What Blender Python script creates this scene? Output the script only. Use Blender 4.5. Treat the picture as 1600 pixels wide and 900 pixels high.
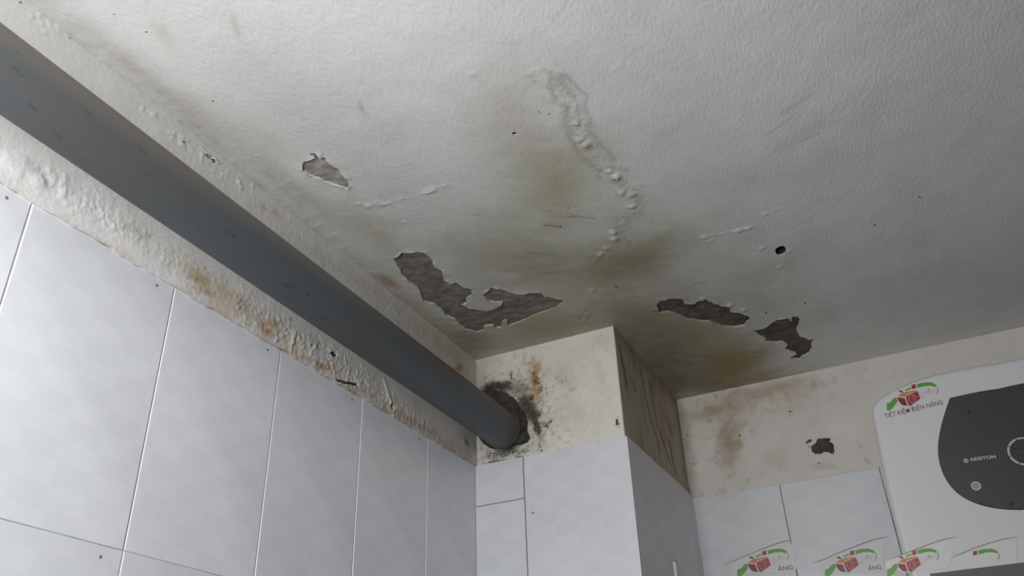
import bpy, bmesh, math, random
import numpy as np
from mathutils import Vector, Matrix
from mathutils.geometry import delaunay_2d_cdt

for o in list(bpy.data.objects):
    bpy.data.objects.remove(o)
S = bpy.context.scene
COL = S.collection
random.seed(4)
H = 2.55                     # ceiling height; scene coordinates below use z = 0 at the ceiling
CW, CD, BH = 0.381, 0.525, 0.286   # column width, column depth, height of the plaster band above the tiles
Y_FRONT, X_RIGHT = -1.96, 2.1

# ------------------------------------------------------------------ camera
CAM = np.array([0.949425, -1.780714, -0.980052])
FPX = 1343.0
M = np.array([[0.896063, 0.442658, -0.033546],
              [-0.251887, 0.444753, -0.859504],
              [-0.365547, 0.778620, 0.510026]])     # rows: right, down, forward
cd_ = bpy.data.cameras.new('camera')
cam = bpy.data.objects.new('camera', cd_)
COL.objects.link(cam)
cd_.sensor_width = 36.0
cd_.lens = FPX * 36.0 / 1600.0
cd_.clip_start = 0.02
mw = Matrix(((M[0, 0], -M[1, 0], -M[2, 0], CAM[0]),
             (M[0, 1], -M[1, 1], -M[2, 1], CAM[1]),
             (M[0, 2], -M[1, 2], -M[2, 2], CAM[2] + H),
             (0, 0, 0, 1)))
cam.matrix_world = mw
S.camera = cam

# ------------------------------------------------------------------ world, light, exposure
W = bpy.data.worlds.new('world')
S.world = W
W.use_nodes = True
W.node_tree.nodes['Background'].inputs[0].default_value = (0.80, 0.88, 1.0, 1)
W.node_tree.nodes['Background'].inputs[1].default_value = 0.6
S.view_settings.view_transform = 'Standard'
S.view_settings.look = 'None'
S.view_settings.gamma = 1.0
S.view_settings.use_curve_mapping = False
S.view_settings.exposure = 0.0
WIN = (0.28, 0.64, -0.92, -0.24)       # window opening in the front wall: x0, x1, z0, z1
ld = bpy.data.lights.new('window_daylight', 'AREA')
ld.shape = 'RECTANGLE'
ld.size = WIN[1] - WIN[0]
ld.size_y = WIN[3] - WIN[2]
ld.energy = 17.6
ld.color = (0.98, 0.99, 1.0)
lo = bpy.data.objects.new('window_daylight', ld)
COL.objects.link(lo)
lo.location = ((WIN[0] + WIN[1]) / 2, Y_FRONT + 0.01, (WIN[2] + WIN[3]) / 2 + H)
lo.rotation_euler = (math.radians(90), 0, 0)      # faces +Y, into the room

# ------------------------------------------------------------------ helpers
def ray(px, py):
    return M.T @ np.array([(px - 800) / FPX, (py - 450) / FPX, 1.0])

PL = {  # plane: axis, value, (u axis, v axis), outward sign
    'ceiling': (2, 0.0, (0, 1), -1), 'left': (0, 0.0, (1, 2), 1), 'back': (1, CD, (0, 2), -1),
    'front': (1, 0.0, (0, 2), -1), 'side': (0, CW, (1, 2), 1), 'heater': (1, 0.225, (0, 2), -1),
    'heater_edge': (1, 0.239, (0, 2), -1)}

def uv(plane, px, py):
    ax, val, (a, b), s = PL[plane]
    r = ray(px, py)
    P = CAM + r * ((val - CAM[ax]) / r[ax])
    return np.array([P[a], P[b]])

def xyz(plane, u, v, h):
    ax, val, (a, b), s = PL[plane]
    u = np.asarray(u, float)
    out = np.zeros(u.shape + (3,))
    out[..., a] = u
    out[..., b] = v
    out[..., ax] = val + s * np.asarray(h)
    out[..., 2] += H
    return out

rng = np.random.RandomState(11)
_perm = rng.permutation(512)
_ang = rng.rand(512) * 2 * np.pi
_gx, _gy = np.cos(_ang), np.sin(_ang)

def noise(x, y, seed=0):
    x = np.asarray(x, float) + seed * 17.31
    y = np.asarray(y, float) + seed * 9.77
    xi = np.floor(x).astype(int)
    yi = np.floor(y).astype(int)
    xf, yf = x - xi, y - yi
    def g(i, j, dx, dy):
        k = _perm[(_perm[i & 511] + j) & 511]
        return _gx[k] * dx + _gy[k] * dy
    sx = xf * xf * xf * (xf * (xf * 6 - 15) + 10)
    sy = yf * yf * yf * (yf * (yf * 6 - 15) + 10)
    a = g(xi, yi, xf, yf) * (1 - sx) + g(xi + 1, yi, xf - 1, yf) * sx
    b = g(xi, yi + 1, xf, yf - 1) * (1 - sx) + g(xi + 1, yi + 1, xf - 1, yf - 1) * sx
    return (a * (1 - sy) + b * sy) * 1.5

def fbm(x, y, f, seed=0, oct=4, gain=0.5):
    t, a = 0.0, 1.0
    for k in range(oct):
        t = t + a * noise(np.asarray(x) * f, np.asarray(y) * f, seed + k * 3)
        f *= 2.03
        a *= gain
    return t

def tag(o, label=None, cat=None, group=None, kind=None):
    if label: o['label'] = label
    if cat: o['category'] = cat
    if group: o['group'] = group
    if kind: o['kind'] = kind
    return o

def link(name, me, mat, parent=None, smooth=False):
    o = bpy.data.objects.new(name, me)
    COL.objects.link(o)
    if mat and not me.materials: me.materials.append(mat)
    if parent: o.parent = parent
    if smooth:
        me.polygons.foreach_set('use_smooth', [True] * len(me.polygons))
    return o

def empty(name, loc=(0, 0, 0)):
    o = bpy.data.objects.new(name, None)
    o.empty_display_size = 0.05
    COL.objects.link(o)
    return o

def box_mesh(name, a, b, bevel=0.0, seg=2):
    bm = bmesh.new()
    bmesh.ops.create_cube(bm, size=1)
    for v in bm.verts:
        v.co = [(a[i] + b[i]) / 2 + v.co[i] * (b[i] - a[i]) for i in range(3)]
    if bevel:
        bmesh.ops.bevel(bm, geom=bm.edges[:], offset=bevel, segments=seg, affect='EDGES', profile=0.5)
    me = bpy.data.meshes.new(name)
    bm.to_mesh(me)
    bm.free()
    return me

def Z(a):           # lift a point given with z = 0 at the ceiling
    return (a[0], a[1], a[2] + H)

def box(name, a, b, mat, parent=None, bevel=0.0, seg=2):
    return link(name, box_mesh(name, Z(a), Z(b), bevel, seg), mat, parent)

def inside(poly, P):
    x, y = P[:, 0], P[:, 1]
    r = np.zeros(len(P), bool)
    n = len(poly)
    for i in range(n):
        x1, y1 = poly[i]
        x2, y2 = poly[(i + 1) % n]
        c = ((y1 > y) != (y2 > y))
        xi = (x2 - x1) * (y - y1) / (y2 - y1 + 1e-15) + x1
        r ^= c & (x < xi)
    return r

def dist_poly(pts, P, closed=True):
    d = np.full(len(P), 1e9)
    n = len(pts)
    for i in range(n if closed else n - 1):
        a = np.asarray(pts[i]); b = np.asarray(pts[(i + 1) % n])
        ab = b - a
        t = np.clip(((P - a) @ ab) / (ab @ ab + 1e-15), 0, 1)
        q = P - (a + t[:, None] * ab)
        d = np.minimum(d, np.hypot(q[:, 0], q[:, 1]))
    return d

def refine(poly, step=0.004, jit=0.0009, seed=1):
    r = np.random.RandomState(seed)
    out = []
    n = len(poly)
    for i in range(n):
        a = np.asarray(poly[i]); b = np.asarray(poly[(i + 1) % n])
        k = max(1, int(np.linalg.norm(b - a) / step))
        nn = np.array([-(b - a)[1], (b - a)[0]]) / (np.linalg.norm(b - a) + 1e-12)
        for j in range(k):
            out.append(a + (b - a) * j / k + nn * r.uniform(-jit, jit))
    return np.array(out)

def mesh_np(name, V, F):
    me = bpy.data.meshes.new(name)
    me.from_pydata([tuple(p) for p in V.tolist()], [], F)
    me.update()
    return me

def panel(name, plane, us, vs, holes, height, color, mold, mat, parent, rim=0.003, skirt=0.006, warp=None, flip=False):
    """A sheet of plaster or paint on a plane, with real relief, and with ragged holes whose edges have thickness."""
    us, vs = np.asarray(us), np.asarray(vs)
    nu, nv = len(us), len(vs)
    U, V = np.meshgrid(us, vs, indexing='ij')
    P = np.stack([U.ravel(), V.ravel()], 1)
    keep = np.ones((nu - 1, nv - 1), bool)
    rects = []
    for hp in holes:
        i0 = max(0, np.searchsorted(us, hp[:, 0].min()) - 3); i1 = min(nu - 1, np.searchsorted(us, hp[:, 0].max()) + 2)
        j0 = max(0, np.searchsorted(vs, hp[:, 1].min()) - 3); j1 = min(nv - 1, np.searchsorted(vs, hp[:, 1].max()) + 2)
        rects.append([i0, i1, j0, j1, [hp]])
    merged = True
    while merged:
        merged = False
        for a in range(len(rects)):
            for b in range(a + 1, len(rects)):
                A, B = rects[a], rects[b]
                if A[0] <= B[1] and B[0] <= A[1] and A[2] <= B[3] and B[2] <= A[3]:
                    rects[a] = [min(A[0], B[0]), max(A[1], B[1]), min(A[2], B[2]), max(A[3], B[3]), A[4] + B[4]]
                    rects.pop(b)
                    merged = True
                    break
            if merged: break
    extra, tris, rims = [], [], []
    base = nu * nv
    for i0, i1, j0, j1, hs in rects:
        keep[i0:i1, j0:j1] = False
        II, JJ = np.meshgrid(np.arange(i0, i1 + 1), np.arange(j0, j1 + 1), indexing='ij')
        gid = (II * nv + JJ).ravel()
        onb = ((II == i0) | (II == i1) | (JJ == j0) | (JJ == j1)).ravel()
        gp = P[gid]
        dm = np.full(len(gp), 1e9)
        for hp in hs: dm = np.minimum(dm, dist_poly(hp, gp))
        use = onb | (dm > 0.0012)
        gid, gp, onb = gid[use], gp[use], onb[use]
        pts = [Vector(p) for p in gp.tolist()]
        ids = gid.tolist()
        where = {g: k for k, g in enumerate(ids)}
        edges = []
        loop = [i0 * nv + j for j in range(j0, j1)] + [i * nv + j1 for i in range(i0, i1)] + \
               [i1 * nv + j for j in range(j1, j0, -1)] + [i * nv + j0 for i in range(i1, i0, -1)]
        for k in range(len(loop)):
            edges.append((where[loop[k]], where[loop[(k + 1) % len(loop)]]))
        for hp in hs:
            s = len(pts)
            for p in hp.tolist():
                pts.append(Vector(p))
                ids.append(base + len(extra))
                extra.append(p)
            n = len(hp)
            edges += [(s + k, s + (k + 1) % n) for k in range(n)]
            rims.append(ids[s:s + n])
        r = delaunay_2d_cdt(pts, edges, [], 0, 1e-7)
        mp = []
        for k, c in enumerate(r[0]):
            ov = r[3][k]
            if ov: mp.append(ids[ov[0]])
            else:
                mp.append(base + len(extra))
                extra.append([c.x, c.y])
        cen = np.array([[sum(r[0][q].x for q in f) / 3, sum(r[0][q].y for q in f) / 3] for f in r[2]])
        ins = np.zeros(len(cen), bool)
        for hp in hs: ins |= inside(hp, cen)
        for f, k in zip(r[2], ins):
            if not k: tris.append([mp[q] for q in f])
    if extra: P = np.vstack([P, np.array(extra)])
    ci, cj = np.nonzero(keep)
    q0 = ci * nv + cj
    quads = np.stack([q0, q0 + nv, q0 + nv + 1, q0 + 1], 1)
    used = np.zeros(len(P), bool)
    used[quads.ravel()] = True
    for t in tris: used[t] = True
    new = np.cumsum(used) - 1
    Pu = P[used]
    hh = height(Pu[:, 0], Pu[:, 1])
    for hp in [q for q in holes if len(q) > 20]:      # paint lifts and curls along the torn edges
        lo_, hi_ = hp.min(0) - 0.03, hp.max(0) + 0.03
        m = np.all((Pu > lo_) & (Pu < hi_), axis=1)
        if m.any():
            d = dist_poly(hp, Pu[m])
            lip = np.clip(fbm(Pu[m, 0], Pu[m, 1], 45, 5, 2) + 0.25, 0, 1)
            hh[m] += 0.0028 * lip * np.exp(-d / 0.006)
    col = color(Pu[:, 0], Pu[:, 1])
    mo = mold(Pu[:, 0], Pu[:, 1])
    Pw = Pu if warp is None else warp(Pu)
    X = xyz(plane, Pw[:, 0], Pw[:, 1], hh)
    F = new[quads].tolist() + [[int(new[q]) for q in t] for t in tris]
    Xs, cs, ms = [X], [col], [mo]
    n0 = len(X)
    ax, val, _, sgn = PL[plane]
    loops = [(list(new[np.array(r)]), rim) for r in rims]
    if skirt:
        b = [j for j in range(nv)] + [i * nv + nv - 1 for i in range(1, nu)] + \
            [(nu - 1) * nv + j for j in range(nv - 2, -1, -1)] + [i * nv for i in range(nu - 2, 0, -1)]
        b = [k for k in b if used[k]]
        loops.append((list(new[np.array(b)]), skirt))
    for L, t in loops:
        L = np.array(L)
        top = X[L]
        bot = top.copy()
        bot[:, ax] = (val + (H if ax == 2 else 0)) - sgn * t
        n = len(L)
        Xs += [top, bot]; cs += [col[L], col[L] * 0.9]; ms += [mo[L], mo[L]]
        for k in range(n):
            k2 = (k + 1) % n
            F.append([n0 + k, n0 + k2, n0 + n + k2, n0 + n + k])
        n0 += 2 * n
    X = np.vstack(Xs); col = np.vstack(cs); mo = np.concatenate(ms)
    me = mesh_np(name, X, F)
    a = me.attributes.new('stain_colour', 'FLOAT_COLOR', 'POINT')
    a.data.foreach_set('color', np.hstack([col, np.ones((len(col), 1))]).astype(np.float32).ravel())
    a = me.attributes.new('mould', 'FLOAT', 'POINT')
    a.data.foreach_set('value', mo.astype(np.float32))
    return link(name, me, mat, parent, smooth=True)

def blob(plane, P, cx, cy, ax, ay, b, amp=0.35, freq=18, p=1.0, seed=0):
    """Stain mask: an ellipse fixed to the surface, its rim broken up by noise."""
    c = uv(plane, cx, cy)
    n = math.hypot(ax, ay)
    A = uv(plane, cx + ax, cy + ay) - c
    B = uv(plane, cx - ay / n * b, cy + ax / n * b) - c
    T = np.linalg.inv(np.stack([A, B], 1))
    q = (P - c) @ T.T
    r2 = q[:, 0] ** 2 + q[:, 1] ** 2
    r2 = r2 * np.clip(1 + amp * 1.6 * fbm(P[:, 0], P[:, 1], freq, seed + 31, 3), 0.15, 4)
    return np.exp(-r2 ** p)

def streak(plane, P, pts, w, amp=0.5, freq=40, seed=0):
    L = [uv(plane, *p) for p in pts]
    lo_ = np.min(L, 0) - 6 * w
    hi_ = np.max(L, 0) + 6 * w
    m = np.all((P > lo_) & (P < hi_), axis=1)
    out = np.zeros(len(P))
    if m.any():
        d = dist_poly(L, P[m], closed=False) / w
        d = d * np.clip(1 + amp * fbm(P[m, 0], P[m, 1], freq, seed + 7, 3), 0.2, 3)
        out[m] = np.exp(-d ** 2)
    return out

def mix(c, m, col):
    m = np.clip(m, 0, 1)[:, None]
    return c * (1 - m) + np.array(col)[None, :] * m

# ------------------------------------------------------------------ materials
def mat_new(name):
    m = bpy.data.materials.new(name)
    m.use_nodes = True
    nt = m.node_tree
    return m, nt, nt.nodes['Principled BSDF']

def nd(nt, t, **kw):
    n = nt.nodes.new(t)
    for k, v in kw.items():
        if k == 'inp':
            for a, b in v.items(): n.inputs[a].default_value = b
        else: setattr(n, k, v)
    return n

def mix_rgb(nt, typ, fac, a, b):
    n = nd(nt, 'ShaderNodeMix', data_type='RGBA', blend_type=typ)
    for s, val in ((n.inputs[0], fac), (n.inputs[6], a), (n.inputs[7], b)):
        if hasattr(val, 'is_output'): nt.links.new(val, s)
        else: s.default_value = val
    return n.outputs[2]

def plaster(name, rough=0.55, bump=0.35, scale=120, spec=0.35, streaky=False):
    m, nt, p = mat_new(name)
    tc = nd(nt, 'ShaderNodeTexCoord')
    at = nd(nt, 'ShaderNodeAttribute', attribute_name='stain_colour')
    mo = nd(nt, 'ShaderNodeAttribute', attribute_name='mould')
    n1 = nd(nt, 'ShaderNodeTexNoise', inp={'Scale': 30.0, 'Detail': 5.0, 'Roughness': 0.6})
    n2 = nd(nt, 'ShaderNodeTexNoise', inp={'Scale': 300.0, 'Detail': 5.0, 'Roughness': 0.75})
    n3 = nd(nt, 'ShaderNodeTexNoise', inp={'Scale': float(scale), 'Detail': 4.0, 'Roughness': 0.55})
    for n in (n1, n2): nt.links.new(tc.outputs['Object'], n.inputs['Vector'])
    mp = nd(nt, 'ShaderNodeMapping')
    mp.inputs['Rotation'].default_value = (0, 0, 0.5)
    mp.inputs['Scale'].default_value = (1.0, 0.45, 1.0) if streaky else (1, 1, 1)
    nt.links.new(tc.outputs['Object'], mp.inputs[0])
    nt.links.new(mp.outputs[0], n3.inputs['Vector'])
    r1 = nd(nt, 'ShaderNodeMapRange', inp={1: 0.3, 2: 0.7, 3: 0.965, 4: 1.03})
    nt.links.new(n1.outputs[0], r1.inputs[0])
    c = mix_rgb(nt, 'MULTIPLY', 1.0, at.outputs['Color'], r1.outputs[0])
    # mould specks: fine dots, as dense as the mould attribute says
    ad = nd(nt, 'ShaderNodeMath', operation='ADD')
    nt.links.new(n2.outputs[0], ad.inputs[0]); nt.links.new(mo.outputs['Fac'], ad.inputs[1])
    ms = nd(nt, 'ShaderNodeMapRange', inp={1: 0.76, 2: 0.86, 3: 0.0, 4: 0.92})
    nt.links.new(ad.outputs[0], ms.inputs[0])
    c = mix_rgb(nt, 'MIX', ms.outputs[0], c, (0.045, 0.036, 0.022, 1))
    nt.links.new(c, p.inputs['Base Color'])
    p.inputs['Roughness'].default_value = rough
    p.inputs['Specular IOR Level'].default_value = spec
    b = nd(nt, 'ShaderNodeBump', inp={'Strength': bump, 'Distance': 0.0022})
    nt.links.new(n3.outputs[0], b.inputs['Height'])
    nt.links.new(b.outputs[0], p.inputs['Normal'])
    return m

def simple(name, col, rough=0.5, metal=0.0, spec=0.5, var=0.0, scale=40, bump=0.0, bscale=200, bdist=0.001):
    m, nt, p = mat_new(name)
    p.inputs['Roughness'].default_value = rough
    p.inputs['Metallic'].default_value = metal
    p.inputs['Specular IOR Level'].default_value = spec
    tc = nd(nt, 'ShaderNodeTexCoord')
    n = nd(nt, 'ShaderNodeTexNoise', inp={'Scale': float(scale), 'Detail': 4.0})
    nt.links.new(tc.outputs['Object'], n.inputs['Vector'])
    r = nd(nt, 'ShaderNodeMapRange', inp={1: 0.3, 2: 0.7, 3: 1 - var, 4: 1 + var})
    nt.links.new(n.outputs[0], r.inputs[0])
    c = mix_rgb(nt, 'MULTIPLY', 1.0, tuple(col) + (1,), r.outputs[0])
    nt.links.new(c, p.inputs['Base Color'])
    if bump:
        n2 = nd(nt, 'ShaderNodeTexNoise', inp={'Scale': float(bscale), 'Detail': 5.0, 'Roughness': 0.65})
        nt.links.new(tc.outputs['Object'], n2.inputs['Vector'])
        b = nd(nt, 'ShaderNodeBump', inp={'Strength': bump, 'Distance': bdist})
        nt.links.new(n2.outputs[0], b.inputs['Height'])
        nt.links.new(b.outputs[0], p.inputs['Normal'])
    return m

def tile_mat(name, col, scale, rough=0.22):
    """Glazed wall tile with a very faint printed block pattern."""
    m, nt, p = mat_new(name)
    tc = nd(nt, 'ShaderNodeTexCoord')
    mp = nd(nt, 'ShaderNodeMapping')
    mp.inputs['Scale'].default_value = scale
    mp.inputs['Rotation'].default_value = (0, 0, 0)
    nt.links.new(tc.outputs['Object'], mp.inputs[0])
    ck = nd(nt, 'ShaderNodeTexChecker', inp={'Scale': 1.0, 'Color1': (0.972, 0.972, 0.978, 1), 'Color2': (1, 1, 1, 1)})
    nt.links.new(mp.outputs[0], ck.inputs['Vector'])
    n = nd(nt, 'ShaderNodeTexNoise', inp={'Scale': 7.0, 'Detail': 3.0})
    nt.links.new(tc.outputs['Object'], n.inputs['Vector'])
    r = nd(nt, 'ShaderNodeMapRange', inp={1: 0.3, 2: 0.7, 3: 0.94, 4: 1.03})
    nt.links.new(n.outputs[0], r.inputs[0])
    oi = nd(nt, 'ShaderNodeObjectInfo')
    r2 = nd(nt, 'ShaderNodeMapRange', inp={1: 0.0, 2: 1.0, 3: 0.97, 4: 1.02})
    nt.links.new(oi.outputs['Random'], r2.inputs[0])
    c = mix_rgb(nt, 'MULTIPLY', 1.0, tuple(col) + (1,), ck.outputs[0])
    c = mix_rgb(nt, 'MULTIPLY', 1.0, c, r.outputs[0])
    c = mix_rgb(nt, 'MULTIPLY', 1.0, c, r2.outputs[0])
    # sparse dirt specks
    vo = nd(nt, 'ShaderNodeTexVoronoi', inp={'Scale': 14.0})
    nt.links.new(tc.outputs['Object'], vo.inputs['Vector'])
    lt = nd(nt, 'ShaderNodeMath', operation='LESS_THAN', inp={1: 0.04})
    nt.links.new(vo.outputs['Distance'], lt.inputs[0])
    c = mix_rgb(nt, 'MIX', lt.outputs[0], c, (0.22, 0.19, 0.16, 1))
    nt.links.new(c, p.inputs['Base Color'])
    p.inputs['Roughness'].default_value = rough
    n2 = nd(nt, 'ShaderNodeTexNoise', inp={'Scale': 9.0, 'Detail': 1.0})
    nt.links.new(tc.outputs['Object'], n2.inputs['Vector'])
    b = nd(nt, 'ShaderNodeBump', inp={'Strength': 0.15, 'Distance': 0.004})
    nt.links.new(n2.outputs[0], b.inputs['Height'])
    nt.links.new(b.outputs[0], p.inputs['Normal'])
    return m

M_CEIL = plaster('ceiling_paint', 0.42, 0.55, 200, 0.4, True)
M_PLAST = plaster('lumpy_plaster', 0.6, 0.45, 150, 0.3)
M_COLP = plaster('column_plaster', 0.7, 0.30, 170, 0.25)
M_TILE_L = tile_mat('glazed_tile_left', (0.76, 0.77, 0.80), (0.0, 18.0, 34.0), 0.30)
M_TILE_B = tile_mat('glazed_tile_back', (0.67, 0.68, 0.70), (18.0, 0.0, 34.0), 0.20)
M_GROUT = simple('pale_grout', (0.56, 0.55, 0.53), 0.9, var=0.2, scale=25)
M_GROUT_D = simple('dirty_grout', (0.20, 0.18, 0.15), 0.9, var=0.3, scale=25)
M_WALL = simple('painted_wall', (0.24, 0.235, 0.23), 0.7, var=0.05)
M_FLOOR = simple('floor_tile', (0.20, 0.19, 0.18), 0.5, var=0.1)
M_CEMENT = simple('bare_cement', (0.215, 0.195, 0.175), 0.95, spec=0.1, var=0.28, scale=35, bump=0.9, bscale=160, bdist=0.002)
M_CEMENT_PALE = simple('pale_cement', (0.34, 0.315, 0.285), 0.95, spec=0.1, var=0.28, scale=35, bump=0.9, bscale=160, bdist=0.002)
M_CEMENT_DARK = simple('dark_cement', (0.125, 0.112, 0.10), 0.95, spec=0.1, var=0.28, scale=35, bump=0.9, bscale=160, bdist=0.002)
M_MORTAR = simple('damp_mortar', (0.085, 0.074, 0.062), 0.9, spec=0.15, var=0.3, scale=45, bump=0.8, bscale=120, bdist=0.002)
M_HOLE = simple('hole_inside', (0.03, 0.028, 0.025), 0.9, var=0.1)
def pipe_mat():
    m, nt, p = mat_new('grey_pvc')
    tc = nd(nt, 'ShaderNodeTexCoord')
    mp = nd(nt, 'ShaderNodeMapping'); mp.inputs['Scale'].default_value = (3.0, 0.6, 3.0)
    nt.links.new(tc.outputs['Object'], mp.inputs[0])
    n1 = nd(nt, 'ShaderNodeTexNoise', inp={'Scale': 3.2, 'Detail': 6.0, 'Roughness': 0.6})
    nt.links.new(mp.outputs[0], n1.inputs['Vector'])
    r1 = nd(nt, 'ShaderNodeMapRange', inp={1: 0.46, 2: 0.70, 3: 0.0, 4: 0.75})
    nt.links.new(n1.outputs[0], r1.inputs[0])
    c = mix_rgb(nt, 'MIX', r1.outputs[0], (0.080, 0.091, 0.098, 1), (0.088, 0.074, 0.062, 1))
    # dust settled on the upper side
    ge = nd(nt, 'ShaderNodeNewGeometry')
    sx = nd(nt, 'ShaderNodeSeparateXYZ')
    nt.links.new(ge.outputs['Normal'], sx.inputs[0])
    ad = nd(nt, 'ShaderNodeMath', operation='MULTIPLY_ADD', inp={1: 0.9})
    nt.links.new(n1.outputs[0], ad.inputs[0]); nt.links.new(sx.outputs[2], ad.inputs[2])
    r4 = nd(nt, 'ShaderNodeMapRange', inp={1: 0.15, 2: 0.75, 3: 0.0, 4: 0.85})
    nt.links.new(ad.outputs[0], r4.inputs[0])
    c = mix_rgb(nt, 'MIX', r4.outputs[0], c, (0.135, 0.115, 0.10, 1))
    # dark scuffs
    mp2 = nd(nt, 'ShaderNodeMapping'); mp2.inputs['Scale'].default_value = (30, 11, 30); mp2.inputs['Rotation'].default_value = (0.5, 0.3, 0.2)
    nt.links.new(tc.outputs['Object'], mp2.inputs[0])
    n2 = nd(nt, 'ShaderNodeTexNoise', inp={'Scale': 2.2, 'Detail': 3.0, 'Roughness': 0.5})
    nt.links.new(mp2.outputs[0], n2.inputs['Vector'])
    r2 = nd(nt, 'ShaderNodeMapRange', inp={1: 0.66, 2: 0.74, 3: 0.0, 4: 0.8})
    nt.links.new(n2.outputs[0], r2.inputs[0])
    c = mix_rgb(nt, 'MIX', r2.outputs[0], c, (0.045, 0.046, 0.047, 1))
    nt.links.new(c, p.inputs['Base Color'])
    r3 = nd(nt, 'ShaderNodeMapRange', inp={1: 0.3, 2: 0.7, 3: 0.42, 4: 0.6})
    nt.links.new(n1.outputs[0], r3.inputs[0])
    nt.links.new(r3.outputs[0], p.inputs['Roughness'])
    p.inputs['Specular IOR Level'].default_value = 0.35
    return m
M_PIPE = pipe_mat()
M_SOOT = simple('pipe_scuff', (0.05, 0.05, 0.05), 0.8)
M_CASE = simple('white_enamel', (0.66, 0.65, 0.66), 0.28, var=0.015, scale=3)
M_DARK = simple('charcoal_plastic', (0.045, 0.043, 0.045), 0.42, var=0.05)
M_KNOB = simple('dark_knob', (0.05, 0.042, 0.045), 0.35)
M_SILV = simple('silver_print', (0.50, 0.50, 0.50), 0.5)
M_LENS = simple('grey_lens', (0.30, 0.29, 0.28), 0.35)
M_RED = simple('sticker_red', (0.33, 0.022, 0.022), 0.4)
M_RED2 = simple('sticker_dark_red', (0.21, 0.015, 0.02), 0.4)
M_ORANGE = simple('sticker_orange', (0.60, 0.20, 0.045), 0.4)
M_GREEN = simple('sticker_green', (0.10, 0.33, 0.04), 0.4)
M_PINK = simple('sticker_pink', (0.62, 0.33, 0.34), 0.4)
M_INK = simple('sticker_ink', (0.13, 0.05, 0.06), 0.5)
M_GREY = simple('sticker_grey', (0.33, 0.29, 0.29), 0.5)
M_PAPER = simple('sticker_paper', (0.66, 0.65, 0.64), 0.4)
M_WHITEP = simple('white_plastic', (0.75, 0.74, 0.72), 0.4)
M_TRIM = simple('grey_trim', (0.10, 0.095, 0.09), 0.5)

# ------------------------------------------------------------------ the room shell
t = box('floor', (-0.1, Y_FRONT, -H - 0.1), (X_RIGHT, CD + 0.1, -H), M_FLOOR)
tag(t, 'plain grey bathroom floor below the tiled walls', 'floor', kind='structure')
t = box('wall_right', (X_RIGHT, Y_FRONT, -H), (X_RIGHT + 0.1, CD + 0.1, 0.0), M_WALL)
tag(t, 'plain painted wall facing the tiled wall with the pipe', 'wall', kind='structure')
bm = bmesh.new()
x0, x1, z0, z1 = WIN
def add_box(bm, a, b):
    r = bmesh.ops.create_cube(bm, size=1)
    for v in r['verts']:
        v.co = [(a[i] + b[i]) / 2 + v.co[i] * (b[i] - a[i]) for i in range(3)]
for a, b in (((-0.1, -H), (x0, 0)), ((x1, -H), (X_RIGHT + 0.1, 0)), ((x0, -H), (x1, z0)), ((x0, z1), (x1, 0))):
    add_box(bm, (a[0], Y_FRONT - 0.1, a[1] + H), (b[0], Y_FRONT, b[1] + H))
me = bpy.data.meshes.new('wall_front'); bm.to_mesh(me); bm.free()
t = tag(link('wall_front', me, M_WALL), 'painted wall with the window, opposite the column', 'wall', kind='structure')
bm = bmesh.new()
for a, b in (((x0, z0), (x0 + 0.03, z1)), ((x1 - 0.03, z0), (x1, z1)), ((x0 + 0.03, z0), (x1 - 0.03, z0 + 0.03)), ((x0 + 0.03, z1 - 0.03), (x1 - 0.03, z1))):
    add_box(bm, (a[0], Y_FRONT - 0.07, a[1] + H), (b[0], Y_FRONT - 0.02, b[1] + H))
me = bpy.data.meshes.new('window_1'); bm.to_mesh(me); bm.free()
tag(link('window_1', me, M_WHITEP), 'white framed open window in the wall opposite the column', 'window', kind='structure')

# ------------------------------------------------------------------ ceiling
OLIVE = (0.31, 0.285, 0.135); OLIVE_D = (0.19, 0.175, 0.075); BROWN = (0.28, 0.17, 0.08); TAN = (0.48, 0.42, 0.34)
GREYB = (0.36, 0.33, 0.27); YELL = (0.22, 0.165, 0.022); RUST = (0.36, 0.15, 0.035)

def poly_px(plane, pts, step=0.004, jit=0.0009, seed=1):
    return refine([uv(plane, *p) for p in pts], step, jit, seed)

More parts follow.
